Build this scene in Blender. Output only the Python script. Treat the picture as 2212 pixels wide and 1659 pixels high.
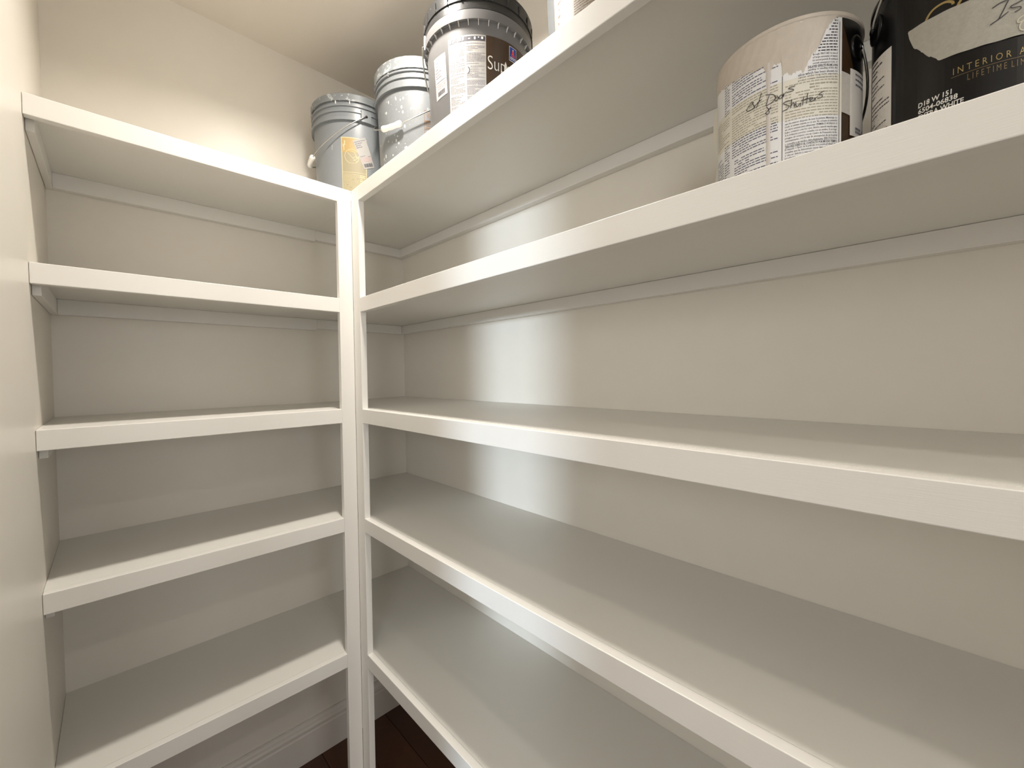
import bpy, bmesh, math, random
from mathutils import Matrix, Vector
random.seed(7)
for o in list(bpy.data.objects): bpy.data.objects.remove(o, do_unlink=True)
scn = bpy.context.scene
COL = scn.collection
S = 1.09                      # measured units -> metres

# ------------------------------------------------------------------ camera
YAW, PIT, ROL, FPX = 0.7713, -0.0258, -0.0119, 888.25
fw = Vector((math.sin(YAW)*math.cos(PIT), math.cos(YAW)*math.cos(PIT), math.sin(PIT)))
rt = Vector((math.cos(YAW), -math.sin(YAW), 0)); up = rt.cross(fw)
r2 = rt*math.cos(ROL)+up*math.sin(ROL); u2 = -rt*math.sin(ROL)+up*math.cos(ROL)
cd = bpy.data.cameras.new('camera'); cam = bpy.data.objects.new('camera', cd); COL.objects.link(cam)
cd.sensor_fit = 'HORIZONTAL'; cd.sensor_width = 36.0; cd.lens = FPX*36.0/2212.0
cd.clip_start = 0.01; cd.clip_end = 60
m = Matrix.Identity(4)
for i in range(3):
    m[i][0] = r2[i]; m[i][1] = u2[i]; m[i][2] = -fw[i]
m.translation = Vector((-0.8337, -1.47, 1.2983))*S
cam.matrix_world = m
scn.camera = cam

# ------------------------------------------------------------------ world, sun, exposure
wd = bpy.data.worlds.new('world'); scn.world = wd; wd.use_nodes = True
wd.node_tree.nodes['Background'].inputs[0].default_value = (0.62, 0.78, 1.0, 1)
wd.node_tree.nodes['Background'].inputs[1].default_value = 0.8
sun = bpy.data.lights.new('sun', 'SUN'); so = bpy.data.objects.new('sun', sun); COL.objects.link(so)
sun.energy = 2.1; sun.angle = 0.05; sun.color = (0.72, 0.86, 1.0)
so.rotation_euler = Vector((0.735, 0.68, -0.03)).to_track_quat('-Z', 'Y').to_euler()
so.location = (-5, -5, 2.5)
vs = scn.view_settings
vs.view_transform = 'Standard'; vs.look = 'None'; vs.gamma = 1.0; vs.use_curve_mapping = False
vs.exposure = 0.5
LAMP1_W = 7.9; LAMP2_W = 4.0
LAMP_COL = (1.0, 0.94, 0.86)
# unseen area lights added as soft fill from the hall: centre, facing, size, watts
for nm, loc, d, sx, sy, pw in (('window_daylight', (-2.27, -2.85, 1.75), (1, 0, 0), 0.94, 0.70, 13.0), ('window_daylight', (-1.2, -3.88, 1.65), (0, 1, 0), 1.4, 0.9, 12.5)):
    wl0 = bpy.data.lights.new(nm, 'AREA'); wl0.shape = 'RECTANGLE'; wl0.size = sx; wl0.size_y = sy; wl0.energy = pw; wl0.color = (0.97, 0.98, 1.0)
    wo = bpy.data.objects.new(nm, wl0); COL.objects.link(wo); wo.location = loc
    wo.rotation_euler = Vector(d).to_track_quat('-Z', 'Y').to_euler()

# ------------------------------------------------------------------ helpers
def lin(h):
    h = h.lstrip('#'); c = [int(h[i:i+2], 16)/255 for i in (0, 2, 4)]
    return tuple((x/12.92 if x <= 0.04045 else ((x+0.055)/1.055)**2.4) for x in c)+(1,)

def mat(name, col, rough=0.5, metal=0.0, spec=0.5, noise=None, bump=None, spots=None, coat=0.0):
    """noise=(scale vec, amount) tints; bump=(scale vec, strength, dist); spots=(scale, thresh, colour)"""
    mt = bpy.data.materials.new(name); mt.use_nodes = True
    nt = mt.node_tree; b = nt.nodes['Principled BSDF']
    c = lin(col) if isinstance(col, str) else tuple(col)+(1,)*(4-len(col))
    b.inputs['Base Color'].default_value = c
    b.inputs['Roughness'].default_value = rough; b.inputs['Metallic'].default_value = metal
    b.inputs['Specular IOR Level'].default_value = spec
    if coat: b.inputs['Coat Weight'].default_value = coat; b.inputs['Coat Roughness'].default_value = 0.12
    def coords(sc):
        tc = nt.nodes.new('ShaderNodeTexCoord'); mp = nt.nodes.new('ShaderNodeMapping')
        mp.inputs['Scale'].default_value = sc if not isinstance(sc, (int, float)) else (sc, sc, sc)
        nt.links.new(tc.outputs['Object'], mp.inputs['Vector']); return mp.outputs['Vector']
    src = None
    if noise:
        n = nt.nodes.new('ShaderNodeTexNoise'); n.inputs['Detail'].default_value = 4
        nt.links.new(coords(noise[0]), n.inputs['Vector'])
        mx = nt.nodes.new('ShaderNodeMix'); mx.data_type = 'RGBA'
        k = noise[1]
        mx.inputs['A'].default_value = tuple(max(0, x*(1-k)) for x in c[:3])+(1,)
        mx.inputs['B'].default_value = tuple(min(1, x*(1+k)) for x in c[:3])+(1,)
        nt.links.new(n.outputs['Fac'], mx.inputs['Factor']); src = mx.outputs['Result']
    if spots:
        n = nt.nodes.new('ShaderNodeTexNoise'); n.inputs['Detail'].default_value = 3; n.inputs['Roughness'].default_value = 0.6
        nt.links.new(coords(spots[0]), n.inputs['Vector'])
        rp = nt.nodes.new('ShaderNodeValToRGB'); rp.color_ramp.elements[0].position = spots[1]; rp.color_ramp.elements[1].position = spots[1]+0.03
        nt.links.new(n.outputs['Fac'], rp.inputs['Fac'])
        mx = nt.nodes.new('ShaderNodeMix'); mx.data_type = 'RGBA'
        mx.inputs['A'].default_value = c; mx.inputs['B'].default_value = lin(spots[2])
        if src: nt.links.new(src, mx.inputs['A'])
        nt.links.new(rp.outputs['Color'], mx.inputs['Factor']); src = mx.outputs['Result']
    if src: nt.links.new(src, b.inputs['Base Color'])
    if bump:
        n = nt.nodes.new('ShaderNodeTexNoise'); n.inputs['Detail'].default_value = 3
        nt.links.new(coords(bump[0]), n.inputs['Vector'])
        bp = nt.nodes.new('ShaderNodeBump'); bp.inputs['Strength'].default_value = bump[1]; bp.inputs['Distance'].default_value = bump[2]
        nt.links.new(n.outputs['Fac'], bp.inputs['Height']); nt.links.new(bp.outputs['Normal'], b.inputs['Normal'])
    return mt

def emat(name, col, st):
    mt = bpy.data.materials.new(name); mt.use_nodes = True; b = mt.node_tree.nodes['Principled BSDF']
    b.inputs['Base Color'].default_value = tuple(col)+(1,); b.inputs['Emission Color'].default_value = tuple(col)+(1,)
    b.inputs['Emission Strength'].default_value = st
    return mt

def glassmat():
    mt = bpy.data.materials.new('window_glass'); mt.use_nodes = True; nt = mt.node_tree; nt.nodes.clear()
    o = nt.nodes.new('ShaderNodeOutputMaterial'); t = nt.nodes.new('ShaderNodeBsdfTransparent'); g = nt.nodes.new('ShaderNodeBsdfGlossy')
    g.inputs['Roughness'].default_value = 0.02; mx = nt.nodes.new('ShaderNodeMixShader'); mx.inputs[0].default_value = 0.07
    nt.links.new(t.outputs[0], mx.inputs[1]); nt.links.new(g.outputs[0], mx.inputs[2]); nt.links.new(mx.outputs[0], o.inputs[0])
    return mt

def link(o, parent=None):
    COL.objects.link(o)
    if parent is not None: o.parent = parent
    return o

def mesh(name, V, F, mt, parent=None, smooth=False):
    me = bpy.data.meshes.new(name); me.from_pydata([tuple(v) for v in V], [], F); me.update()
    if smooth: me.polygons.foreach_set('use_smooth', [True]*len(me.polygons))
    if mt: me.materials.append(mt)
    return link(bpy.data.objects.new(name, me), parent)

def empty(name, loc=(0, 0, 0)):
    o = bpy.data.objects.new(name, None); o.location = loc; o.empty_display_size = 0.05
    return link(o)

def tag(o, label=None, cat=None, group=None, kind=None):
    if label: o['label'] = label
    if cat: o['category'] = cat
    if group: o['group'] = group
    if kind: o['kind'] = kind
    return o

def boxdata(x0, x1, y0, y1, z0, z1):
    V = [(x, y, z) for z in (z0, z1) for y in (y0, y1) for x in (x0, x1)]
    return V, [(0, 2, 3, 1), (4, 5, 7, 6), (0, 1, 5, 4), (2, 6, 7, 3), (0, 4, 6, 2), (1, 3, 7, 5)]

def box(name, x0, x1, y0, y1, z0, z1, mt, parent=None, bev=0.0, tilt=None):
    V, F = boxdata(x0, x1, y0, y1, z0, z1)
    bm = bmesh.new(); vs_ = [bm.verts.new(v) for v in V]
    for f in F: bm.faces.new([vs_[i] for i in f])
    if bev:
        bmesh.ops.bevel(bm, geom=list(bm.edges), offset=bev, segments=2, profile=0.5, affect='EDGES')
    if tilt:
        for v in bm.verts: v.co.z += tilt(v.co)
    bmesh.ops.recalc_face_normals(bm, faces=bm.faces)
    me = bpy.data.meshes.new(name); bm.to_mesh(me); bm.free()
    if mt: me.materials.append(mt)
    return link(bpy.data.objects.new(name, me), parent)

def multibox(name, boxes, mt, parent=None):
    V, F = [], []
    for b in boxes:
        v, f = boxdata(*b); n = len(V); V += v; F += [tuple(i+n for i in q) for q in f]
    return mesh(name, V, F, mt, parent)

def lathe(name, prof, mt, parent=None, n=72, cap0=True, cap1=True, smooth=True, sharp=True):
    V, F = [], []
    for r, z in prof:
        for i in range(n):
            a = 2*math.pi*i/n; V.append((r*math.cos(a), r*math.sin(a), z))
    for k in range(len(prof)-1):
        for i in range(n):
            j = (i+1) % n; F.append((k*n+i, k*n+j, (k+1)*n+j, (k+1)*n+i))
    if cap0: F.append(tuple(range(n-1, -1, -1)))
    if cap1: F.append(tuple((len(prof)-1)*n+i for i in range(n)))
    o = mesh(name, V, F, mt, parent, smooth)
    if smooth and sharp:
        bm = bmesh.new(); bm.from_mesh(o.data)
        for e in bm.edges:
            if len(e.link_faces) == 2 and e.calc_face_angle(0) > math.radians(32): e.smooth = False
        bm.to_mesh(o.data); bm.free()
    return o

def tube(name, pts, r, mt, parent=None, n=8, closed=False):
    pts = [Vector(p) for p in pts]; V, F = [], []
    ref = None
    for i, p in enumerate(pts):
        a = pts[max(i-1, 0)]; b = pts[min(i+1, len(pts)-1)]; t = (b-a).normalized()
        if ref is None:
            ref = Vector((0, 0, 1)) if abs(t.z) < 0.9 else Vector((1, 0, 0))
        s = t.cross(ref).normalized(); ref = s.cross(t).normalized()
        rr = r[i] if isinstance(r, (list, tuple)) else r
        for k in range(n):
            q = 2*math.pi*k/n; V.append(p+s*math.cos(q)*rr+ref*math.sin(q)*rr)
    for i in range(len(pts)-1):
        for k in range(n):
            l = (k+1) % n; F.append((i*n+k, i*n+l, (i+1)*n+l, (i+1)*n+k))
    F.append(tuple(range(n-1, -1, -1))); F.append(tuple((len(pts)-1)*n+k for k in range(n)))
    return mesh(name, V, F, mt, parent, True)

def pol(R, th, z):
    a = math.radians(th); return (R*math.cos(a), R*math.sin(a), z)

class Patch:
    """a label wrapped round a (tapered) can: corners TL, TR, BR, BL as (angle in degrees, height)"""
    def __init__(s, corners, Rf): s.c = corners; s.Rf = Rf
    def at(s, a, b, off):
        (t0, z0), (t1, z1), (t2, z2), (t3, z3) = s.c
        th = (t0*(1-a)+t1*a)*(1-b)+(t3*(1-a)+t2*a)*b; z = (z0*(1-a)+z1*a)*(1-b)+(z3*(1-a)+z2*a)*b
        return pol(s.Rf(z)+off, th, z)
    def wh(s):
        R = s.Rf(s.c[0][1]); w = math.radians(abs(s.c[1][0]-s.c[0][0]))*R; return math.hypot(w, s.c[1][1]-s.c[0][1]), math.hypot(s.c[0][1]-s.c[3][1], math.radians(s.c[3][0]-s.c[0][0])*R)
    def sheet(s, name, mt, parent, off, a0=0, a1=1, b0=0, b1=1, nb=6, thick=0.0003):
        na = max(2, int(abs(s.c[1][0]-s.c[0][0])*(a1-a0)/3)+1); V, F = [], []
        for o in (off, max(off-thick, -0.001)):
            for j in range(nb+1):
                for i in range(na+1):
                    V.append(s.at(a0+(a1-a0)*i/na, b0+(b1-b0)*j/nb, o))
        N = (na+1)*(nb+1)
        for j in range(nb):
            for i in range(na):
                p = j*(na+1)+i; F.append((p, p+na+1, p+na+2, p+1)); F.append((N+p, N+p+1, N+p+na+2, N+p+na+1))
        ring = [i for i in range(na+1)]+[j*(na+1)+na for j in range(1, nb+1)]+[nb*(na+1)+i for i in range(na-1, -1, -1)]+[j*(na+1) for j in range(nb-1, 0, -1)]
        for k in range(len(ring)):
            p, q = ring[k], ring[(k+1) % len(ring)]; F.append((p, q, N+q, N+p))
        return mesh(name, V, F, mt, parent, False)
    def quads(s, name, rects, mt, parent, off):
        V, F = [], []
        for a0, a1, b0, b1 in rects:
            k = max(1, int(abs(s.c[1][0]-s.c[0][0])*(a1-a0)/4))
            n = len(V)
            for i in range(k+1):
                a = a0+(a1-a0)*i/k; V += [s.at(a, b0, off), s.at(a, b1, off)]
            for i in range(k): q = n+2*i; F.append((q, q+1, q+3, q+2))
        return tag(mesh(name, V, F, mt, parent), kind='stuff' if len(rects) > 1 else None)
    def bars(s, a0, a1, b0, b1, pitch, h, fill=0.97, wl=(0.0018, 0.0062), gap=0.0009, breaks=0.12, seed=1):
        """rows of tiny word marks, as (a0,a1,b0,b1) rectangles; sizes in metres"""
        rnd = random.Random(seed); w, H = s.wh(); out = []; b = b0; dp = pitch/H; dh = h/H
        while b+dh < b1:
            e = a1 if rnd.random() > breaks else a0+(a1-a0)*rnd.uniform(0.3, 0.8)
            a = a0
            while a < e:
                l = rnd.uniform(*wl)/w; z = min(a+l, e)
                if rnd.random() < fill: out.append((a, z, b, b+dh))
                a = z+gap/w
            b += dp
        return out
    def text(s, name, txt, mt, parent, off, a0, a1, b0, b1, bold=0.0, shear=0.0, res=2, lines=1.0, keep=False):
        """text block fitted to the rectangle"""
        cu = bpy.data.curves.new('t', 'FONT'); cu.body = txt; cu.resolution_u = res; cu.offset = bold; cu.shear = shear; cu.space_line = lines
        o = bpy.data.objects.new('t', cu); COL.objects.link(o)
        dg = bpy.context.evaluated_depsgraph_get(); me = bpy.data.meshes.new_from_object(o.evaluated_get(dg))
        bpy.data.objects.remove(o, do_unlink=True); bpy.data.curves.remove(cu)
        xs = [v.co.x for v in me.vertices]; ys = [v.co.y for v in me.vertices]
        x0, x1, y0, y1 = min(xs), max(xs), min(ys), max(ys)
        for v in me.vertices:
            a = a0+(a1-a0)*(v.co.x-x0)/(x1-x0); b = b1+(b0-b1)*(v.co.y-y0)/(y1-y0)
            v.co = s.at(a, b, off)
        me.name = name; me.materials.clear(); me.materials.append(mt)
        return tag(link(bpy.data.objects.new(name, me), parent), kind='stuff')

def ribbon(name, strokes, Rf, mt, parent, off=0.0006, w=0.0009):
    """pen strokes given as (angle, height) polylines on a can"""
    V, F = [], []
    for st in strokes:
        P = []
        for k in range(len(st)-1):
            for q in range(4):
                f = q/4
                p0, p1, p2, p3 = st[max(k-1, 0)], st[k], st[k+1], st[min(k+2, len(st)-1)]
                P.append(tuple(0.5*((2*p1[i])+(-p0[i]+p2[i])*f+(2*p0[i]-5*p1[i]+4*p2[i]-p3[i])*f*f+(-p0[i]+3*p1[i]-3*p2[i]+p3[i])*f**3) for i in (0, 1)))
        P.append(st[-1])
        n = len(V)
        for i, (th, z) in enumerate(P):
            a, b = P[max(i-1, 0)], P[min(i+1, len(P)-1)]; R = Rf(z)
            dx, dz = math.radians(b[0]-a[0])*R, b[1]-a[1]; l = math.hypot(dx, dz) or 1
            nx, nz = -dz/l*w/2, dx/l*w/2
            for sg in (-1, 1): V.append(pol(R+off, th+math.degrees(sg*nx/R), z+sg*nz))
        for i in range(len(P)-1): q = n+2*i; F.append((q, q+1, q+3, q+2))
    return tag(mesh(name, V, F, mt, parent), kind='stuff' if len(strokes) > 1 else None)

# ------------------------------------------------------------------ materials
M_wall = mat('wall_paint', '#ece6db', 0.33, spec=0.35, noise=(3, 0.02), bump=(260, 0.10, 0.0006))
M_ceil = mat('ceiling_paint', '#e8e0d4', 0.7, spec=0.2, bump=(200, 0.08, 0.0006))
M_trimx = mat('trim_paint_lengthways_x', '#ebe8e2', 0.33, spec=0.5, bump=((6, 260, 260), 0.16, 0.0005))
M_trimy = mat('trim_paint_lengthways_y', '#ebe8e2', 0.33, spec=0.5, bump=((260, 6, 260), 0.16, 0.0005))
M_trimz = mat('trim_paint_upright', '#ebe8e2', 0.33, spec=0.5, bump=((260, 260, 6), 0.12, 0.0005))
M_board = mat('shelf_board_paint', '#e9e6df', 0.36, spec=0.45, bump=(180, 0.05, 0.0005))
M_base = mat('baseboard_paint', '#e6e0d8', 0.38)
M_glass = glassmat()
M_white = mat('white_plastic', '#f0eee8', 0.4)
M_wire = mat('steel_wire', '#b9b8b4', 0.32, metal=0.9)
def plankmat(i, c):
    return mat('floor_wood_%d' % i, c, 0.42, noise=((9, 60, 60), 0.45), bump=((8, 120, 120), 0.25, 0.0006))
M_floor = [plankmat(i, c) for i, c in enumerate(('#4a2a18', '#54311d', '#402314', '#4f2d1a'))]
M_floorbase = mat('floor_underlay', '#22140c', 0.7)

# ------------------------------------------------------------------ the room
zf = [None]+[v*S for v in (0.5308, 0.9079, 1.2066, 1.5065, 1.8029)]   # shelf tops
D = 0.3510*S; D2 = 0.3495*S; W = 0.9347*S; HC = 2.3297*S
LIP = 0.038*S; SL = 0.0376*S; SR = 0.0428*S; LT = 0.0165*S
CT = 0.021*S; CH = 0.0365*S; BT = 0.0190*S; LBACK = 2.35                # cleat thickness / height, board, length of right run
XH = -2.29; YB = -3.9; YE = -1.04; WT = 0.115                          # hall wall, far wall, end of left wall, wall thickness

def st(o): return tag(o, kind='structure')
st(box('wall_back', -W-WT, WT, 0, WT, 0, HC, M_wall))
st(box('wall_right', 0, WT, YB, 0, 0, HC, M_wall))
st(box('wall_left', -W-WT, -W, YE, 0, 0, HC, M_wall))
st(box('wall_doorway', -W-WT, -W, YB, -2.13, 0, HC, M_wall))  # unseen wall added to block hall light from the far right shelves
st(box('wall_hall', XH, -W-WT, YE, YE+WT, 0, HC, M_wall))
st(multibox('wall_front', [(XH, -1.9, YB-WT, YB, 0, HC), (-0.5, 0, YB-WT, YB, 0, HC), (-1.9, -0.5, YB-WT, YB, 0, 1.19), (-1.9, -0.5, YB-WT, YB, 2.11, HC)], M_wall))
st(box('ceiling', XH-WT, WT, YB-WT, WT, HC, HC+0.08, M_ceil))
slots = [(-3.345, -3.255), (-2.998, -2.638), (-2.552, -2.515)]  # unseen openings invented to shape the sun into bands on the right wall
ya = YB; bx_ = []
for a, b in slots:
    bx_.append((XH-0.06, XH, ya, a, 0, HC)); bx_.append((XH-0.06, XH, a, b, 0, 0.12)); bx_.append((XH-0.06, XH, a, b, 2.2, HC)); ya = b
bx_.append((XH-0.06, XH, ya, YE+WT, 0, HC))
st(multibox('wall_hall_left', bx_, M_wall))
for k, (a, b) in enumerate(slots):
    w_ = empty('window_%d' % (k+1), (XH-0.03, (a+b)/2, 0.12)); tag(w_, 'tall narrow daylight pane in the hall wall', kind='structure')
    hb = (b-a)/2
    box('pane', -0.003, 0.003, -hb+0.0, hb-0.0, 0, 2.08, M_glass, w_)
    for yy in (-hb, hb): box('frame', -0.012, 0.012, yy-0.002, yy+0.002, 0, 2.08, M_white, w_)
w_ = st(empty('window_5', (-1.2, YB-0.06, 1.19))); box('pane', -0.695, 0.695, -0.003, 0.003, 0.005, 0.915, M_glass, w_)  # unseen front window, added to go with the fill light
for xx in (-0.68, 0, 0.68): box('frame', xx-0.018, xx+0.018, -0.02, 0.02, 0, 0.92, M_white, w_)

# floor: planks laid along y
fl = st(box('floor', XH-WT, WT, YB-WT, WT, -0.06, -0.019, M_floorbase))
PW = 0.127; x = -0.001; i = 0
rp = random.Random(3)
while x > XH:
    x0 = max(x-PW, XH); y = 0.0+rp.uniform(-0.9, -0.1); y1 = -0.001
    while y1 > YB:
        y0 = max(y, YB)
        box('plank', x0+0.0008, x-0.0008, y0+0.0008, y1-0.0008, -0.019, rp.uniform(-0.0004, 0.0), M_floor[i % 4], fl, bev=0.0012)
        i += rp.choice((1, 1, 2, 3)); y1 = y0; y = y0-rp.uniform(0.9, 1.5)
    x -= PW

# baseboards with a moulded top
def baseboard(name, p0, p1, nrm):
    pr = [(0, 0), (0.0155, 0), (0.0155, 0.103), (0.0135, 0.106), (0.0135, 0.112), (0.0150, 0.116), (0.0150, 0.121), (0.0105, 0.126), (0.0095, 0.135), (0.0075, 0.140), (0.0065, 0.147), (0, 0.147)]
    V, F = [], []; n = len(pr)
    for p in (p0, p1):
        for d, h in pr: V.append((p[0]+nrm[0]*d, p[1]+nrm[1]*d, h))
    for k in range(n): l = (k+1) % n; F.append((k, l, n+l, n+k))
    F.append(tuple(range(n-1, -1, -1))); F.append(tuple(range(n, 2*n)))
    o = mesh(name, V, F, M_base); bm = bmesh.new(); bm.from_mesh(o.data); bmesh.ops.recalc_face_normals(bm, faces=bm.faces); bm.to_mesh(o.data); bm.free()
    return st(o)
baseboard('baseboard_back', (-W, 0), (0, 0), (0, -1))
baseboard('baseboard_right', (0, -0.0156), (0, YB), (-1, 0))
baseboard('baseboard_left', (-W, -0.0156), (-W, YE), (1, 0))

# ------------------------------------------------------------------ recessed ceiling lights (the room's own lamps)
def downlight(name, label, x, y, watts):
    r = empty(name, (x, y, HC)); tag(r, label, 'light')
    lathe('trim_ring', [(0.060, -0.001), (0.086, -0.001), (0.088, -0.004), (0.084, -0.008), (0.064, -0.006), (0.060, -0.001)], M_white, r, 48, False, False)
    lathe('lens', [(0.0605, -0.0005), (0.0605, -0.002)], emat('lamp_lens', (1.0, 0.9, 0.76), 3.0), r, 48)
    l = bpy.data.lights.new('downlight_lamp', 'AREA'); l.shape = 'DISK'; l.size = 0.10; l.energy = watts; l.color = LAMP_COL; l.spread = 2.56
    lo = bpy.data.objects.new('bulb', l); link(lo, r); lo.location = (0, 0, -0.012)
    return r
downlight('recessed_light', 'round white recessed ceiling light over the corner shelves', -0.43*S, -0.68*S, LAMP1_W)
downlight('recessed_light', 'round white recessed ceiling light at the doorway end of the pantry', -0.92, -2.65, LAMP2_W)

# ------------------------------------------------------------------ shelving
LUNIT = tag(empty('wall_shelving', (-W, 0, 0)), 'short run of white painted built-in shelves on the back wall', 'shelves')
RUNIT = tag(empty('wall_shelving', (0, 0, 0)), 'long run of white painted built-in shelves along the right wall', 'shelves')
def P(o, par):                      # keep world placement under the unit's empty
    o.location = -par.location if o.parent == par else o.location
    return o
cls = 0.0025
for i in range(1, 6):
    z = zf[i]
    tc = (lambda c: 0.0055) if i > 3 else (lambda c: 0.0065) if i == 3 else None
    tl = (lambda c: 0.0065*max(0, (c.x+D)/D)) if i == 3 else None
    # --- left run
    b = P(box('shelf', -W+0.0005, -D+LT-0.0003, -D2+LT, -0.0005, z-BT, z, M_board, LUNIT), LUNIT)
    box('shelf_lip', -W+0.0005, -D-SL, -D2, -D2+LT, z-LIP, z, M_trimx, b, bev=0.0012)
    P(box('cleat', -W+0.0135, -D+LT, -CT, -0.0005, z-BT-CH, z-BT, M_trimx, LUNIT, bev=0.0012), LUNIT)
    P(box('side_cleat', -W+0.0005, -W+0.0135, -D2+LT+0.012, -0.0005, z-BT-CH, z-BT, M_trimy, LUNIT, bev=0.0012), LUNIT)
    # --- right run
    b = P(box('shelf', -D+LT, -0.0005, -LBACK, -0.0005, z-BT, z, M_board, RUNIT, tilt=tl), RUNIT)
    box('shelf_lip', -D, -D+LT, -LBACK, -D2-SR, z-LIP, z, M_trimy, b, bev=0.0012)
    P(box('cleat', -CT, -0.0005, -LBACK, -0.0005, z-BT-CH, z-BT-(0.0058 if i > 3 else 0), M_trimy, RUNIT, bev=0.0012, tilt=tc), RUNIT)
    P(box('end_cleat', -D+LT, -CT, -CT, -0.0005, z-BT-CH, z-BT-(0.0058 if i > 3 else 0), M_trimx, RUNIT, bev=0.0012, tilt=tc if i != 3 else tl), RUNIT)
P(box('stile', -D-SL, -D, -D2, -D2+LT, 0, zf[5], M_trimz, LUNIT, bev=0.0012), LUNIT)
P(box('stile', -D, -D+LT, -D2-SR, -D2-0.0002, 0, zf[5], M_trimz, RUNIT, bev=0.0012), RUNIT)
P(box('stile', -D, -D+LT, -LBACK-0.001-SR, -LBACK-0.001, 0, zf[5], M_trimz, RUNIT, bev=0.0012), RUNIT)

# ------------------------------------------------------------------ buckets
G = 'five gallon paint buckets on the top shelf'
M_g1 = mat('grey_bucket', '#83878a', 0.35, noise=(20, 0.04))
M_g2 = mat('splattered_bucket', '#76797b', 0.4, noise=(20, 0.04), spots=(70, 0.66, '#9fa2a2'))
M_g3 = mat('warm_grey_bucket', '#676666', 0.35, noise=(20, 0.03))
M_lid1 = mat('grey_lid', '#818587', 0.42, spots=(9, 0.58, '#b5b8b9'))
M_lid2 = mat('whitened_lid', '#828687', 0.45, spots=(16, 0.52, '#b0b2b1'))
M_lid3 = mat('charcoal_lid', '#2b2b2b', 0.3, spots=(40, 0.70, '#8c8c8a'))
M_paper = mat('paper_sticker', '#a3a09b', 0.6)
M_paper2 = mat('white_paper_sticker', '#dedad4', 0.6)
M_ink = mat('black_ink', '#3a3740', 0.6)
M_inkl = mat('grey_ink', '#77737a', 0.6)
M_red = mat('red_ink', '#c48f8a', 0.6)
M_gold = mat('gold_label', '#a98f5e', 0.45, noise=(60, 0.08))
M_goldl = mat('gold_pale_print', '#c2b68f', 0.45)
M_tan = mat('tan_label_panel', '#948a70', 0.5, noise=(60, 0.06))
M_brown = mat('brown_label', '#3b2a1a', 0.35)
M_wprint = mat('white_print', '#dcdad5', 0.5)
M_blue = mat('blue_logo', '#1d3a8a', 0.4)
M_redl = mat('red_logo', '#d9483c', 0.4)
M_warn = mat('brown_print', '#7a6048', 0.6)
M_drip = mat('dried_white_paint', '#b4b3af', 0.4)

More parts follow.
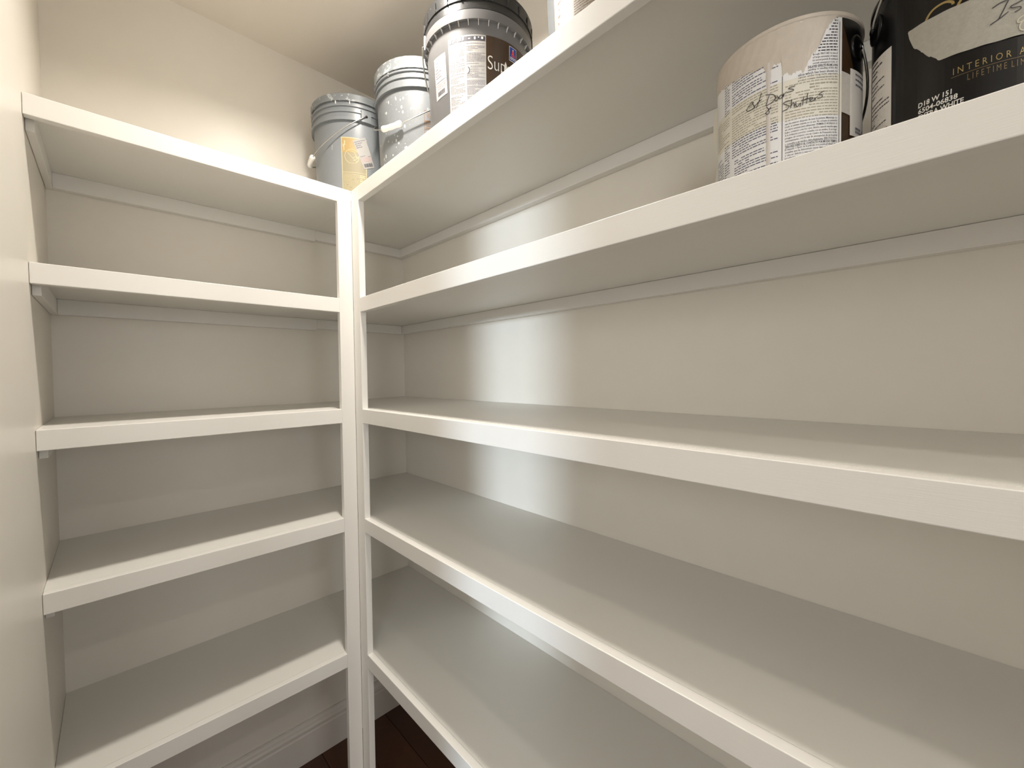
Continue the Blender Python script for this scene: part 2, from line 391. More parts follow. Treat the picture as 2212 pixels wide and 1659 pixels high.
def bucket(name, label, xy, body, lidm, ear, mid_side, droop=43, reach=0.205, flange=0.283, teeth=0, torn=False, grip=True, H=0.372):
    r = empty(name, (xy[0]*S, xy[1]*S, zf[5]+0.0004)); tag(r, label, 'bucket', G)
    Rb, Rt = 0.1285, 0.1375
    f = flange
    prof = [(0.002, 0.004), (Rb-0.012, 0.004), (Rb-0.008, 0.0), (Rb-0.002, 0.001), (Rb, 0.006), (Rt, f), (0.1450, f-0.001), (0.1455, f+0.009)]
    if teeth: prof += [(0.1455, f+0.021), (0.1405, f+0.022), (0.1405, f+0.032)]
    else: prof += [(0.1412, f+0.010), (0.1412, f+0.024), (0.1448, f+0.025), (0.1448, f+0.030), (0.1412, f+0.031), (0.1412, f+0.042), (0.1452, f+0.043), (0.1452, f+0.048), (0.1405, f+0.049)]
    prof += [(0.1405, H-0.012), (0.002, H-0.012)]
    lathe('body', prof, body, r, 96, True, True)
    sk = H-0.034 if not torn else H-0.024
    low = [(0.1412, f+0.0235), (0.1440, f+0.0235), (0.1440, sk)] if teeth else [(0.1420, sk)]
    lathe('lid', low+[(0.1420, sk), (0.1462, sk), (0.1466, sk+0.006), (0.1448, sk+0.007), (0.1460, H-0.008), (0.1466, H-0.003), (0.1440, H), (0.1360, H), (0.1335, H-0.010), (0.002, H-0.010)], lidm, r, 96, False, True)
    if teeth:
        V, F = [], []
        for k in range(teeth):
            a = 360*k/teeth; n = len(V)
            for dz, R_ in ((-0.010, Rt-0.001), (0.0, Rt-0.001), (0.0, 0.1445)):
                for da in (-0.35, 0.35): V.append(pol(R_, a+da, f-0.0012+dz))
            F += [(n, n+1, n+3, n+2), (n+2, n+3, n+5, n+4), (n, n+4, n+5, n+1), (n, n+2, n+4), (n+1, n+5, n+3)]
        tag(mesh('rib', V, F, mat('rib_grey', '#b4b2b0', 0.4), r), kind='stuff')
        # lid tabs
        V, F = [], []
        for k in range(24):
            a = 15*k+4; n = len(V)
            for zz in (sk-0.001, sk+0.022):
                for R_ in (0.1440, 0.1476):
                    for da in (-0.5, 0.5): V.append(pol(R_, a+da, zz))
            F += [(n+q[0], n+q[1], n+q[2], n+q[3]) for q in ((0, 1, 3, 2), (4, 6, 7, 5), (0, 4, 5, 1), (2, 3, 7, 6), (0, 2, 6, 4), (1, 5, 7, 3))]
        tag(mesh('lid_tab', V, F, lidm, r), kind='stuff')
    else:
        # slits and drips on the lid skirt
        V, F = [], []
        for a in (ear-38, ear-20, ear+17, ear+60, ear+150, ear-95):
            n = len(V)
            for zz in (sk-0.010, sk+0.002):
                for R_ in (0.1415, 0.1446):
                    for da in (-0.5, 0.6): V.append(pol(R_, a+da, zz))
            F += [(n+q[0], n+q[1], n+q[2], n+q[3]) for q in ((0, 1, 3, 2), (4, 6, 7, 5), (0, 4, 5, 1), (2, 3, 7, 6), (0, 2, 6, 4), (1, 5, 7, 3))]
        tag(mesh('lid_tab', V, F, M_white, r), kind='stuff')
    # ears: raised blocks on the band with a wire hole
    zc = f+0.017
    for e in (ear, ear+180):
        V, F = [], []
        for R_, g in ((0.1405, 7), (0.1475, 6)):
            for zz in (zc-0.018, zc+0.018):
                for k in range(5): V.append(pol(R_, e-g+2*g*k/4, zz))
        for k in range(4):
            F += [(10+k, 10+k+1, 15+k+1, 15+k), (k, 10+k, 10+k+1, k+1)[::-1], (5+k, 5+k+1, 15+k+1, 15+k)[::-1]]
        F += [(0, 5, 15, 10), (4, 14, 19, 9)]
        eo = mesh('handle_ear', V, F, body, r)
        hp = pol(0.1474, e, zc); d = Vector(pol(1, e, 0))
        tube('hole', [Vector(hp)-d*0.002, Vector(hp)+d*0.0006], 0.0042, M_brown, eo, 12)
    # bail wire
    ev = Vector(pol(1, ear, 0)); nv = Vector(pol(1, ear+90*mid_side, 0)); dz = math.radians(droop)
    pts = []; c = Vector((0, 0, zc))
    def arc(ph):
        q = ev*0.150*math.cos(ph)+(nv*math.cos(dz)-Vector((0, 0, 1))*math.sin(dz))*reach*math.sin(ph)
        wob = 0.004*math.sin(ph*3.0)
        return c+q+Vector((0, 0, wob))
    pts = [c+ev*0.1455]+[arc(math.pi*k/40) for k in range(41)]+[c-ev*0.1455]
    bw = tube('bail', pts, 0.0018, M_wire, r, 8)
    if grip:
        gp = [arc(math.pi*(0.5+t)) for t in (-0.075, -0.07, -0.055, -0.03, 0, 0.03, 0.055, 0.07, 0.075)]
        tube('grip', gp, [0.0062, 0.0085, 0.0088, 0.0074, 0.0080, 0.0074, 0.0088, 0.0085, 0.0062], M_white, bw, 14)
    Rf = lambda z: Rb+(Rt-Rb)*max(0, z-0.006)/(f-0.006)
    return r, Rf

# --- nearest the corner: pale grey bucket with gold label
r, Rf = bucket('paint_bucket', 'pale grey bucket with gold label in the corner, farthest of the bucket row', (-0.237, -0.1368), M_g1, M_lid1, 258.5, -1, droop=38, reach=0.193, torn=True, flange=0.279, H=0.362)
p = Patch([(225.5, 0.226), (259, 0.226), (259, 0.010), (225.5, 0.010)], Rf)
lb = p.sheet('label', M_tan, r, 0.0004)
p.sheet('gold_panel', M_gold, lb, 0.0006, 0, 1, 0, 0.22)
p.quads('outline', [(0, 0.03, 0, 1), (0.97, 1, 0, 1), (0, 1, 0, 0.012), (0.03, 0.97, 0.51, 0.516)], M_goldl, lb, 0.0008)
p.quads('fine_print', [b for b in p.bars(0.06, 0.94, 0.54, 0.97, 0.0042, 0.0014, seed=4)]+p.bars(0.72, 0.94, 0.54, 0.97, 0.0062, 0.0030, wl=(0.004, 0.014), seed=9)+[(0.12, 0.16, 0.05, 0.12), (0.09, 0.12, 0.11, 0.19)], M_goldl, lb, 0.0008)
em = [[(239.5+9.5*math.cos(t*math.pi/16), 0.166+0.0225*math.sin(t*math.pi/16)) for t in range(33)], [(234, 0.177), (239, 0.164), (246, 0.148)], [(236, 0.184), (243, 0.178), (246, 0.160)], [(240, 0.160), (245, 0.166), (249, 0.160)], [(241, 0.152), (246, 0.160), (249, 0.170)]]
ribbon('emblem', em, Rf, M_goldl, lb, 0.0009, 0.0014)
p = Patch([(240.6, 0.215), (257.2, 0.2331), (270.1, 0.1447), (255.5, 0.1304)], Rf)
sk_ = p.sheet('sticker', M_paper, r, 0.0012)
p.quads('sticker_print', p.bars(0.08, 0.92, 0.06, 0.30, 0.006, 0.0022, wl=(0.003, 0.008), breaks=0.5, seed=2)+p.bars(0.08, 0.5, 0.56, 0.6, 0.006, 0.002, seed=3)+p.bars(0.72, 0.95, 0.6, 0.63, 0.006, 0.002, seed=3), M_inkl, sk_, 0.0015)
p.quads('sticker_red_print', p.bars(0.08, 0.9, 0.64, 0.8, 0.005, 0.0014, seed=5), M_red, sk_, 0.0015)
rb = random.Random(1); bc = []; a = 0.12
while a < 0.9: w_ = rb.uniform(0.012, 0.045); bc.append((a, a+w_, 0.83, 0.95)); a += w_+rb.uniform(0.012, 0.03)
p.quads('barcode', bc, M_ink, sk_, 0.0015)
ribbon('paint_drip', [[(212.6, 0.203), (212.2, 0.196), (211.9, 0.187)], [(228.4, 0.205), (228.2, 0.195)]], Rf, M_drip, r, 0.0008, 0.0022)

# --- middle: splattered bucket
r, Rf = bucket('paint_bucket', 'grey bucket splattered with dried white paint, second from the corner', (-0.150, -0.3945), M_g2, M_lid2, 291, -1, droop=40, reach=0.195, flange=0.288, H=0.374)
p = Patch([(240.2, 0.226), (262, 0.226), (262, 0.05), (240.2, 0.05)], Rf)
wl_ = p.quads('warning_label', [(0, 0.03, 0, 1), (0, 1, 0, 0.01), (0.97, 1, 0, 1), (0, 1, 0.99, 1), (0, 1, 0.30, 0.31), (0.03, 0.97, 0.16, 0.185), (0.1, 0.9, 0.27, 0.285)], M_warn, r, 0.0006)
p.text('warning_lettering', 'WARNING', M_warn, wl_, 0.0008, 0.14, 0.92, 0.03, 0.13, bold=0.02)
p.quads('warning_print', p.bars(0.10, 0.95, 0.19, 0.27, 0.0045, 0.0020, seed=12)+p.bars(0.08, 0.95, 0.72, 0.97, 0.0045, 0.0018, seed=13), M_warn, wl_, 0.0008)
ribbon('warning_symbol', [[(251+7.5*math.cos(t*math.pi/12), 0.140+0.0180*math.sin(t*math.pi/12)) for t in range(25)], [(246, 0.153), (256, 0.127)], [(250, 0.150), (249, 0.142), (252, 0.134), (250, 0.127)], [(247, 0.142), (254, 0.145)]], Rf, M_ink, wl_, 0.0009, 0.0016)
rs = random.Random(5); V, F = [], []
for k in range(150):                                                    # raised paint splashes
    th = rs.uniform(165, 300); zz = rs.uniform(0.02, 0.275); rr = rs.uniform(0.0008, 0.0032); n = len(V); ql = rs.uniform(1, 2.2)
    V.append(pol(Rf(zz)+0.0009, th, zz))
    for q in range(8):
        aa = math.pi*q/4; V.append(pol(Rf(zz)+0.0002, th+math.degrees(math.cos(aa)*rr/0.135), zz+math.sin(aa)*rr*ql))
    F += [(n, n+1+q, n+1+(q+1) % 8) for q in range(8)]
tag(mesh('paint_splash', V, F, M_drip, r, True), kind='stuff')

# --- dark-lidded bucket with printed label
r, Rf = bucket('paint_bucket', 'grey bucket with charcoal lid and brown and white printed label', (-0.1536, -0.6650), M_g3, M_lid3, 150, -1, droop=46, reach=0.215, flange=0.297, teeth=36, grip=True, H=0.374)
p = Patch([(197, 0.2645), (237.3, 0.2645), (237.3, 0.012), (197, 0.012)], Rf)
lb = p.sheet('label', M_paper, r, 0.0004)
p.quads('header_band', [(0.03, 0.27, 0.012, 0.055), (0.29, 0.98, 0.012, 0.055)], M_ink, lb, 0.0006)
p.quads('header_marks', [(0.05, 0.09, 0.02, 0.045), (0.12, 0.155, 0.03, 0.05), (0.17, 0.2, 0.02, 0.04), (0.31, 0.36, 0.02, 0.045), (0.4, 0.44, 0.018, 0.045), (0.55, 0.6, 0.03, 0.04), (0.7, 0.74, 0.02, 0.045), (0.8, 0.83, 0.02, 0.03), (0.88, 0.93, 0.018, 0.04)], M_wprint, lb, 0.0008)
fp = []
for k, (b0, b1) in enumerate(((0.075, 0.10), (0.115, 0.20), (0.215, 0.26), (0.27, 0.36), (0.37, 0.43), (0.44, 0.53), (0.545, 0.63), (0.64, 0.70), (0.71, 0.80), (0.81, 0.97))):
    fp += p.bars(0.04, 0.45, b0, b1, 0.0031, 0.0013, seed=20+k, breaks=0.25)
for k, (b0, b1) in enumerate(((0.075, 0.09), (0.10, 0.145), (0.165, 0.245), (0.26, 0.275), (0.35, 0.40), (0.415, 0.46), (0.47, 0.55), (0.565, 0.64), (0.65, 0.72), (0.80, 0.97))):
    fp += p.bars(0.50, 0.97, b0, b1, 0.0031, 0.0013, seed=40+k, breaks=0.25)
fp += p.bars(0.60, 0.95, 0.285, 0.345, 0.0042, 0.0013, seed=61, breaks=0.4)
p.quads('fine_print', fp, M_inkl, lb, 0.0006)
ribbon('phone_symbol', [[(218.6, 0.191), (219.9, 0.187), (219.9, 0.180), (218.4, 0.176)], [(218.6, 0.1035), (219.9, 0.099), (219.9, 0.093), (218.4, 0.089)]], Rf, M_ink, lb, 0.0008, 0.0020)
p = Patch([(237.3, 0.2645), (290, 0.2645), (290, 0.012), (237.3, 0.012)], Rf)
bl = p.sheet('brand_panel', M_brown, r, 0.0004)
p2 = Patch([(239, 0.219), (279, 0.219), (279, 0.176), (239, 0.176)], Rf)
p2.text('lettering', 'Super', M_wprint, bl, 0.0009, 0, 0.82, 0.0, 0.99, bold=-0.012, res=4)
lf = [(t+1.9, z) for t, z in [(255.8, 0.186), (255.0, 0.196), (255.3, 0.207), (256.8, 0.216), (258.2, 0.208), (258.4, 0.197), (257.4, 0.188)]]
mesh('leaf_mark', [pol(Rf(z)+0.0012, t, z) for t, z in lf], [tuple(range(7))], M_wprint, bl)
p3 = Patch([(263.3, 0.259), (273, 0.259), (273, 0.2245), (263.3, 0.2245)], Rf)
lg = p3.sheet('logo', M_wprint, r, 0.0009)
p3.sheet('logo_field', M_blue, lg, 0.0012, 0.05, 0.95, 0.04, 0.96)
ribbon('logo_figure', [[(268.2, 0.2535), (268.0, 0.2505)]], Rf, M_wprint, lg, 0.0014, 0.0032)
ribbon('logo_figure', [[(268.0, 0.2500), (268.1, 0.2455), (268.1, 0.2405)]], Rf, M_redl, lg, 0.0015, 0.0052)
ribbon('logo_figure', [[(266.0, 0.2385), (268.1, 0.2445), (270.2, 0.2385)], [(266.2, 0.2372), (270.2, 0.2372)]], Rf, M_redl, lg, 0.0016, 0.0022)
p3.quads('logo_print', p3.bars(0.12, 0.88, 0.72, 0.95, 0.0036, 0.0022, wl=(0.003, 0.006), breaks=0, seed=3), M_wprint, lg, 0.0016)
p = Patch([(173.9, 0.243), (192.8, 0.2415), (194.1, 0.143), (176.2, 0.139)], Rf)
sk_ = p.sheet('sticker', M_paper, r, 0.0006)
p.quads('sticker_print', p.bars(0.08, 0.92, 0.06, 0.45, 0.0075, 0.0022, wl=(0.003, 0.008), breaks=0.6, fill=0.7, seed=32)+p.bars(0.1, 0.9, 0.48, 0.56, 0.008, 0.0025, breaks=0.6, seed=33)+[(0.05, 0.95, 0.60, 0.613)], M_inkl, sk_, 0.0009)
p.quads('sticker_red_print', p.bars(0.08, 0.9, 0.66, 0.8, 0.005, 0.0014, seed=5), M_red, sk_, 0.0009)
p.quads('barcode', [(a*0.8+0.1, b*0.8+0.1, 0.83, 0.94) for a, b, _, _ in bc], M_ink, sk_, 0.0009)

# --- fourth bucket further along the top shelf, only its lower label is in view
r, Rf = bucket('paint_bucket', 'grey bucket with cream printed label cut off by the top of the photo', (-0.152, -1.052), M_g1, M_lid1, 180, 1, droop=42, reach=0.20, flange=0.283)
p = Patch([(155, 0.262), (236, 0.262), (236, 0.012), (155, 0.012)], Rf)
lb = p.sheet('label', mat('cream_label', '#98948b', 0.5), r, 0.0005)
p.quads('fine_print', p.bars(0.30, 0.96, 0.10, 0.97, 0.0044, 0.0018, seed=71, breaks=0.1)+p.bars(0.07, 0.12, 0.1, 0.97, 0.012, 0.004, wl=(0.002, 0.003), seed=72, fill=0.6), M_warn, lb, 0.0007)

# ------------------------------------------------------------------ gallon cans on the second shelf
GC = 'gallon paint cans on the second shelf'
M_tin = mat('can_steel', '#8d8a84', 0.3, metal=0.8)
M_blk = mat('black_can', '#0b0a0a', 0.3, spec=0.35)
M_brn = mat('dark_brown_label', '#35230f', 0.4, noise=(30, 0.3))
M_lab = mat('white_can_label', '#e6e6e6', 0.45)
M_smear = mat('dried_beige_paint', '#c6bcaf', 0.42, noise=(25, 0.05), bump=(90, 0.3, 0.0008))
M_pink = mat('dried_grey_drip', '#cdc6c0', 0.42)
M_inkb = mat('blue_black_ink', '#5b5c72', 0.6)
M_inky = mat('faded_ink', '#a8a190', 0.6)
M_yel = mat('yellowed_label', '#e0dccf', 0.5)
M_pen = mat('marker_pen', '#2c2a2c', 0.5)
M_tape = mat('masking_tape', '#aaa69b', 0.65, noise=(60, 0.16), bump=(240, 0.5, 0.0008))
M_tape2 = mat('white_tape', '#b9b5ae', 0.6, noise=(40, 0.1))
M_goldt = mat('gold_print', '#a08a55', 0.35, metal=0.3)
M_goldd = mat('dull_gold_print', '#7c6846', 0.4, metal=0.2)
RC = 0.0822; HCN = 0.194
def can(label, xy, bodym, ear, mid_side, droop, reach, earz=0.158, rimm=None):
    r = empty('paint_can', (xy[0]*S, xy[1]*S, zf[4]+0.0072)); tag(r, label, 'paint can', GC)
    r.location.z = zf[4]+0.0003
    lathe('body', [(0.002, 0.004), (RC-0.004, 0.004), (RC-0.002, 0.0), (RC+0.001, 0.001), (RC+0.0012, 0.004), (RC, 0.006), (RC, HCN-0.006), (RC-0.002, HCN-0.004), (0.002, HCN-0.004)], bodym, r, 96)
    lathe('rim', [(RC-0.014, HCN-0.004), (RC-0.0005, HCN-0.007), (RC+0.0014, HCN-0.005), (RC+0.0014, HCN-0.001), (RC-0.001, HCN), (RC-0.004, HCN-0.001), (RC-0.010, HCN-0.003), (RC-0.014, HCN-0.004)], rimm or M_tin, r, 96, False, False)
    lathe('lid', [(0.072, HCN-0.005), (0.072, HCN-0.001), (0.068, HCN-0.0005), (0.065, HCN-0.004), (0.002, HCN-0.0035)], M_tin, r, 72)
    for e in (ear, ear+180):
        d = Vector(pol(1, e, 0)); c = Vector(pol(RC, e, earz))
        ea = tube('handle_ear', [c-d*0.002, c+d*0.0012, c+d*0.0022, c+d*0.0032], [0.0150, 0.0150, 0.0120, 0.0060], M_blk, r, 20)
        tube('pin', [c+d*0.002, c+d*0.0052], 0.0035, M_blk, ea, 10)
    ev = Vector(pol(1, ear, 0)); nv = Vector(pol(1, ear+90*mid_side, 0)); dz = math.radians(droop); c = Vector((0, 0, earz))
    pts = [c+ev*(RC+0.0030)]+[c+ev*(RC+0.0044)*math.cos(ph)+(nv*math.cos(dz)-Vector((0, 0, 1))*math.sin(dz))*reach*math.sin(ph) for ph in [math.pi*k/40 for k in range(41)]]+[c-ev*(RC+0.0030)]
    tube('bail', pts, 0.0015, M_wire, r, 8)
    return r
RcF = lambda z: RC

# --- can with handwriting
r = can('white-labelled can with beige paint smear and handwriting on the second shelf', (-0.215, -1.334), M_brn, 254.5, 1, 46, 0.126, rimm=M_smear)
p = Patch([(112, 0.187), (235.3, 0.187), (235.3, 0.006), (112, 0.006)], RcF)
lb = p.sheet('label', M_lab, r, 0.0004, nb=8)
Pr = Patch([(191.6, 0.187), (232.0, 0.187), (232.0, 0.0268), (191.6, 0.0268)], RcF)
pitch = 0.0034; nl = 47
txt = {12: 'through; FIRST AID: In case of', 13: 'of large amounts of water', 14: 'for several periods. If continued', 15: 'consult emergency room, or',
       16: 'DELAYED EFFECTS FROM LONG', 17: 'sanding or sanding of the dry', 18: 'silica which has been shown to', 19: 'cancer under long term exposure', 20: 'product contains chemicals known to the',
       34: 'use las manos después de usar la pintura. Mantenga ce-', 35: 'rrado el envase cuando no se use. No coloque el contenido', 36: 'en otros envases para almacenar. PRIMEROS AUXILIOS: Si',
       37: 'hubo contacto con los ojos, lávelos usando mucha agua.', 38: 'Si la irritación persiste, consulte con un médico. Si se tragó,', 39: 'póngase en contacto con un Centro de Prevención de En-',
       40: 'venenamiento, con la sala de emergencias de un hospital', 41: 'o consulte a un médico inmediatamente. EFECTOS POS-', 42: 'TERIORES DEBIDO AL CONTACTO POR MUCHO TIEMPO:',
       43: 'El raspado o lijado de la película seca puede producir sílice', 44: 'cristalina que ha demostrado causar daño en los pulmones', 45: 'y cáncer debido a exposición prolongada.', 46: 'producto contiene químicos'}
bold = {16, 42}
Pr.c = [(191.6, 0.187), (232.0, 0.187), (232.0, 0.187-nl*pitch), (191.6, 0.187-nl*pitch)]
fb = []; fy = []
for k in range(nl):
    b0 = k/nl; b1 = b0+0.62/nl
    if k in txt:
        left = 0.03 if k >= 34 else 0.5 if k < 16 else 0.42 if k < 18 else 0.25
        right = 0.6 if k in (46,) else 0.78 if k == 45 else 0.985
        Pr.text('small_print', txt[k], M_ink, lb, 0.0006, left, right, b0-0.1/nl, b1+0.15/nl, bold=0.02 if k in bold else 0.006, res=1)
    elif k < 12: fb += Pr.bars(max(0.6, 0.95-k*0.035), 0.985, b0, b0+0.9/nl, pitch, 0.0013, breaks=0, seed=90+k, wl=(0.0016, 0.005))
    elif k in (22, 23): fy += Pr.bars(0.45, 0.98 if k == 22 else 0.62, b0, b0+0.9/nl, pitch, 0.0017, breaks=0, seed=90+k)
    else: fy += Pr.bars(0.03, 0.985, b0, b0+0.9/nl, pitch, 0.0012, breaks=0, seed=90+k)
Pr.quads('fine_print', fb, M_ink, lb, 0.0006)
# yellowed band across the middle of the label and its faded print
Py = Patch([(122, 0.1245), (235.3, 0.1215), (235.3, 0.0745), (122, 0.0775)], RcF)
Py.sheet('yellowed_band', M_yel, lb, 0.0005)
Pr.quads('faded_print', fy, M_inky, lb, 0.0007)
Pl = Patch([(146.5, 0.170), (189.0, 0.170), (189.0, 0.010), (146.5, 0.010)], RcF)
lt = []; lf_ = []
for k, (b0, b1, brk) in enumerate(((0.06, 0.18, 0.1), (0.19, 0.24, 0.7), (0.25, 0.29, 0.6))): lt += Pl.bars(0.02, 0.97, b0, b1, pitch*0.95, 0.0012, breaks=brk, seed=130+k)
for k, (b0, b1, brk) in enumerate(((0.30, 0.36, 0.5), (0.38, 0.47, 0.3), (0.48, 0.57, 0.3))): lf_ += Pl.bars(0.02, 0.97, b0, b1, pitch*0.95, 0.0012, breaks=brk, seed=140+k)
for k, (b0, b1, brk) in enumerate(((0.58, 0.72, 0.05), (0.74, 0.80, 0.8), (0.80, 0.90, 0.35), (0.92, 0.99, 0.1))): lt += Pl.bars(0.02 if k == 0 else 0.09, 0.97, b0, b1, pitch*0.95, 0.0012, breaks=brk, seed=150+k)
lt += [(0.02, 0.97, 0.905, 0.909)]
Pl.quads('fine_print', lt, M_inkb, lb, 0.0006); Pl.quads('faded_print', lf_, M_inky, lb, 0.0007)
Pf = Patch([(116, 0.166), (144.6, 0.166), (144.6, 0.008), (116, 0.008)], RcF)
Pf.quads('fine_print', Pf.bars(0.72, 0.98, 0.02, 0.30, pitch, 0.0012, seed=161)+Pf.bars(0.1, 0.66, 0.62, 0.97, pitch, 0.0012, seed=162, breaks=0.6)+Pf.bars(0.72, 0.98, 0.55, 0.97, pitch, 0.0012, seed=163), M_inkb, lb, 0.0006)
Pf.quads('faded_print', Pf.bars(0.1, 0.98, 0.30, 0.54, pitch, 0.0012, seed=164, breaks=0.4), M_inky, lb, 0.0007)
p.quads('rule', [((190.6-112)/123.3, (190.6-112)/123.3+0.0035, 0.32, 0.97), ((232.8-112)/123.3, (232.8-112)/123.3+0.003, 0.03, 0.97)], M_ink, lb, 0.0007)
# loose curled edge of the label on the far side
V, F = [], []
for i in range(9):
    for j in range(7):
        th = 104+1.4*i; z = 0.155-0.018*j; lift = 0.0005+0.006*(1-i/8)**1.5*(0.6+0.4*math.sin(j*1.1))
        V.append(pol(RC+lift, th, z))
for i in range(8):
    for j in range(6): q = i*7+j; F.append((q, q+1, q+8, q+7))
mesh('loose_label_edge', V, F, M_yel, r, True)
# beige smear over the upper label and the drip running down from it
bd = [(112, 0.170), (126, 0.165), (136, 0.161), (146, 0.1567), (160, 0.1525), (172, 0.149), (177, 0.1477), (179, 0.140), (182, 0.138), (185, 0.146), (190.0, 0.1464), (190.6, 0.128), (198, 0.1275), (206.2, 0.128), (209.7, 0.1397), (213, 0.147), (217.7, 0.1558), (219.5, 0.163), (221.9, 0.173), (226, 0.181), (230.9, 0.188), (233, 0.192), (235.3, 0.1935)]
rs = random.Random(8); V, F = [], []; th = 108.0; cols = 0
def bz(t):
    if t <= bd[0][0]: return bd[0][1]
    for (a, za), (b, zb) in zip(bd, bd[1:]):
        if t <= b: return za+(zb-za)*(t-a)/(b-a)
    return bd[-1][1]
while th <= 235.3:
    zb = bz(th)+rs.uniform(-0.0012, 0.0012)*(1.6 if th > 191 else 1.0); zt = 0.1895+rs.uniform(-0.0008, 0.0008)
    for j in range(9): V.append(pol(RC+(0.0010 if 0 < j < 8 else 0.0003)+0.0002*math.sin(th*0.7+j), th, zt+(zb-zt)*j/8))
    th += 0.6; cols += 1
for i in range(cols-1):
    for j in range(8): q = i*9+j; F.append((q, q+1, q+10, q+9))
mesh('paint_smear', V, F, M_smear, r, True)
V, F = [], []; N = 40
for k in range(N+1):
    z = 0.152+(0.016-0.152)*k/N; hw_ = (1.9 if k < 8 else 1.25 if k < 14 else 1.6)+0.15*math.sin(k*1.7)
    for a, o in ((-1, 0.0006), (-0.5, 0.0013), (0.5, 0.0013), (1, 0.0006)): V.append(pol(RC+o, 180.7+a*hw_, z))
for k in range(N):
    for j in range(3): q = k*4+j; F.append((q, q+4, q+5, q+1))
mesh('paint_drip', V, F, M_pink, r, True)
hw = {
'e': [(164.4, .1104), (166.9, .1105), (169.3, .1121), (168.3, .1135), (165.9, .112), (163.6, .1082), (163.9, .1058), (165.9, .1049), (169.3, .1051)],
'x1': [(168.3, .1128), (169.5, .1084), (170.4, .1046)], 'x2': [(174.7, .1113), (171.6, .1082), (168.4, .1044)],
't': [(175.6, .1196), (173.9, .1113), (171.6, .1037)], 't2': [(172.1, .1092), (176.1, .1111)],
'D1': [(181.6, .1119), (180.3, .1074), (179.1, .1014)], 'D2': [(179.1, .1137), (183.2, .1122), (185.7, .1086), (185.7, .1052), (183.2, .102), (179.1, .1007)],
'o1': [(187.3, .1069), (185.7, .1052), (185.7, .1032), (187.3, .1029), (188.2, .105), (187.3, .1069)], 'o2': [(190.0, .1073), (188.9, .106), (188.7, .1034), (190.0, .1033), (191.0, .1054), (190.0, .1073)],
'r': [(191.6, .1084), (191.4, .1039), (192.4, .1073), (193.9, .1087)], 's': [(199.7, .1129), (196.2, .1126), (195.1, .1118), (197.8, .1098), (198.6, .1082), (196.6, .1078), (193.9, .1078)],
'amp': [(179.5, .0991), (181.6, .095), (182.8, .0969), (179.9, .0933), (178.7, .0921), (180.0, .0899), (181.6, .0909), (180.8, .0955)],
'S': [(197.5, .0968), (194.0, .0972), (191.6, .0964), (193.2, .0936), (195.5, .0911), (194.4, .0883), (190.9, .0868)],
'h1': [(197.5, .0981), (197.1, .0937), (196.6, .088)], 'h2': [(196.7, .0905), (198.2, .0931), (199.2, .0921), (199.2, .0881)],
'u': [(200.2, .0936), (200.4, .0889), (201.7, .0884), (203.3, .0911), (203.3, .0878)], 't1': [(205.6, .0981), (205.2, .093), (204.8, .0879)], 't1b': [(204.0, .0934), (207.5, .0942)],
't3': [(208.3, .1011), (207.9, .0947), (207.6, .089)], 't3b': [(206.4, .0946), (210.7, .0953)],
'e2': [(209.9, .0922), (211.5, .0931), (211.9, .0949), (210.3, .0947), (209.8, .0916), (211.1, .0906), (212.7, .0922)], 'r2': [(213.1, .0947), (213.5, .0913), (213.9, .0938), (215.5, .0955)],
's2': [(220.1, .1013), (216.3, .0979), (218.8, .0962), (218.0, .0938), (215.1, .0929)]}
ribbon('handwriting', list(hw.values()), RcF, M_pen, r, 0.0016, 0.00075)
# narrow sticker and tape band on the dark side of the can
p = Patch([(235.3, 0.125), (246, 0.122), (246, 0.0745), (235.3, 0.0775)], RcF); p.sheet('tape_band', M_tape2, r, 0.0007)
p = Patch([(244, 0.130), (266, 0.130), (266, 0.052), (244, 0.052)], RcF); sk_ = p.sheet('sticker', M_paper2, r, 0.0010)
p.quads('sticker_print', p.bars(0.3, 0.95, 0.05, 0.3, 0.006, 0.002, seed=7)+p.bars(0.3, 0.95, 0.86, 0.97, 0.004, 0.003, seed=8), M_inkl, sk_, 0.0013)
p = Patch([(235.3, 0.187), (262, 0.187), (262, 0.130), (249, 0.130)], RcF); p.sheet('black_panel', M_blk, r, 0.0005)

# --- black can
r = can('black can with gold lettering and a strip of masking tape at the right edge', (-0.211, -1.4925), M_blk, 112, 1, -42, 0.125, earz=0.166, rimm=M_blk)
p = Patch([(104.8, 0.1315), (132, 0.1275), (132.4, 0.020), (104.8, 0.020)], RcF); sk_ = p.sheet('sticker', M_paper2, r, 0.0006)
p.quads('sticker_print', p.bars(0.08, 0.94, 0.03, 0.20, 0.0052, 0.0016, wl=(0.004, 0.012), breaks=0.6, seed=201)+p.bars(0.08, 0.75, 0.24, 0.42, 0.0048, 0.0012, breaks=0.6, seed=202)+p.bars(0.08, 0.94, 0.45, 0.60, 0.0048, 0.0012, breaks=0.5, seed=203)+p.bars(0.08, 0.84, 0.66, 0.74, 0.0048, 0.0012, breaks=0.5, seed=204)+[(a, b, 0.78, 0.93) for a, b, _, _ in bc], M_ink, sk_, 0.0009)
pb = Patch([(136, 0.187), (262, 0.187), (262, 0.006), (136, 0.006)], RcF); lb = pb.sheet('label', mat('black_label', '#0b0a0a', 0.32, spec=0.3), r, 0.0003, nb=8)
q = Patch([(169.5, 0.0652), (201.2, 0.0637), (201.2, 0.0575), (169.5, 0.0590)], RcF)
q.text('lettering', 'I N T E R I O R   A', M_goldt, lb, 0.0006, 0, 1, 0, 1, bold=-0.005)
q = Patch([(176.1, 0.0552), (201, 0.0540), (201, 0.0478), (176.1, 0.0490)], RcF)
q.text('lettering', 'L I F E T I M E  L I M', M_goldd, lb, 0.0006, 0, 1, 0.08, 1, bold=-0.005)
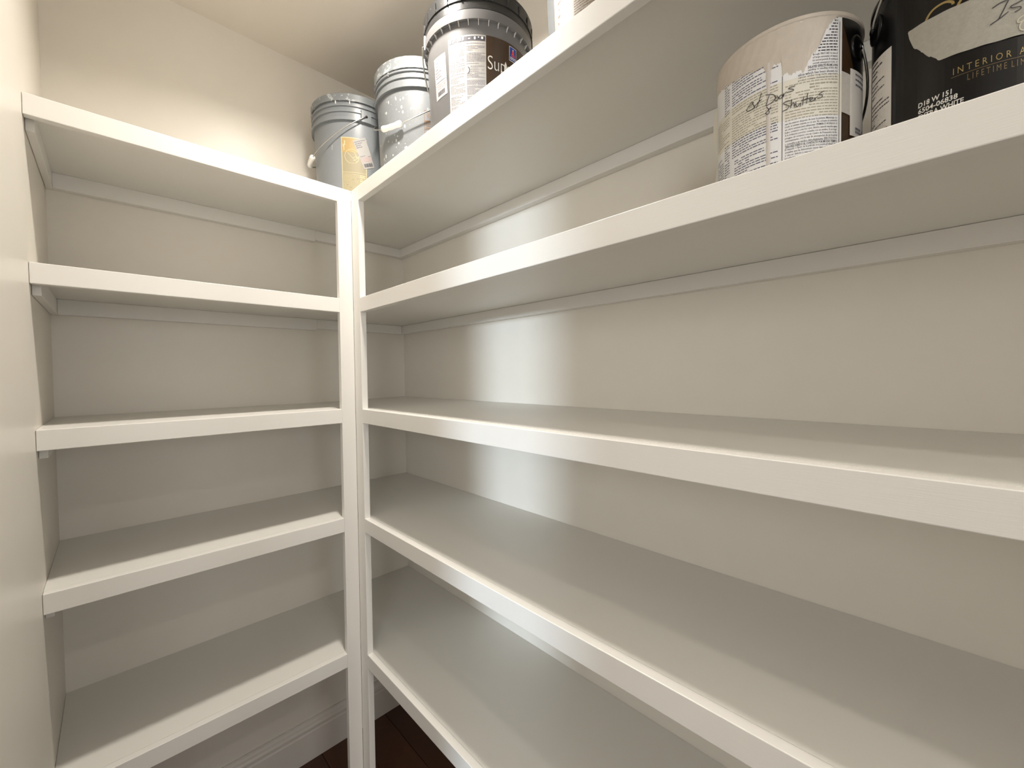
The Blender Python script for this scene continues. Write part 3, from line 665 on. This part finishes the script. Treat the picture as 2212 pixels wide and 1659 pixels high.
q = Patch([(168.6, 0.0571), (203, 0.0556), (203, 0.0552), (168.6, 0.0567)], RcF); q.quads('rule', [(0, 1, 0, 1)], M_goldd, lb, 0.0006)
for t_, a0, a1, zt in (('D18 W 151', 151.6, 169.0, 0.0467), ('6504-06838', 151.6, 171.8, 0.0405), ('EXTRA WHITE', 151.6, 174.6, 0.0343)):
    q = Patch([(a0, zt), (a1, zt), (a1, zt-0.0051), (a0, zt-0.0051)], RcF); q.text('lettering', t_, M_wprint, lb, 0.0006, 0, 1, 0, 1, bold=0.022, shear=0.05)
ribbon('gold_script', [[(155.0, 0.122), (155.5, 0.1268), (157.6, 0.1315), (160.8, 0.1338), (165.4, 0.1335), (168.6, 0.1300), (169, 0.1275)], [(171.2, 0.124), (172.5, 0.1275), (175, 0.1300), (179, 0.131), (182.5, 0.127)], [(185, 0.123), (187, 0.128), (191, 0.130)]], RcF, M_goldt, lb, 0.0006, 0.0021)
# masking tape with torn end
V, F = [], []; N = 30; rs = random.Random(4)
def tp(t0):                        # top and bottom edge heights of the strip at this angle
    return 0.1271-0.0003*(t0-145)*0.33, None
tl_ = [(145.0, 0.1271), (160, 0.1256), (177.7, 0.1232), (200, 0.121), (216, 0.119)]
bl_ = [(145.0, 0.1262), (146.2, 0.1171), (149, 0.1055), (153.4, 0.0973), (158, 0.0875), (162.9, 0.0794), (175, 0.0772), (188, 0.0752), (200.4, 0.0748), (216, 0.0745)]
def ip(L, t):
    for (a, za), (b, zb) in zip(L, L[1:]):
        if t <= b: return za+(zb-za)*(t-a)/(b-a)
    return L[-1][1]
ths = [145+0.9*k for k in range(80)]
for t_ in ths:
    zt = ip(tl_, t_); zb = ip(bl_, t_)+(rs.uniform(-0.0009, 0.0009) if t_ < 163 else 0)
    for j in range(5): V.append(pol(RC+0.0011+0.0003*math.sin(t_*0.5+j), t_, zt+(zb-zt)*j/4))
for i in range(len(ths)-1):
    for j in range(4): q = i*5+j; F.append((q, q+1, q+6, q+5))
tpo = mesh('masking_tape', V, F, M_tape, r, True)
ribbon('handwriting', [[(186.3, .1063), (189.6, .1086), (193.5, .1092)], [(193.1, .109), (191.1, .1015), (189.0, .0943)], [(185.5, .0917), (189.0, .0943), (193.1, .0982)], [(199.6, .1052), (196.7, .1036), (194.1, .1024), (194.6, .1005), (197.8, .0996), (198.2, .0975), (195.7, .0961)]], RcF, M_pen, tpo, 0.0021, 0.0008)
ribbon('gold_script', [[(201.5, 0.0925), (199.2, 0.0905), (197.4, 0.0888), (197.1, 0.086), (198.4, 0.0858), (200.3, 0.0875)], [(199.6, 0.0868), (198.2, 0.0835), (198.0, 0.0802), (199.2, 0.0780), (201.2, 0.0774)]], RcF, mat('pale_script', '#c9c3ae', 0.4), tpo, 0.0021, 0.0009)
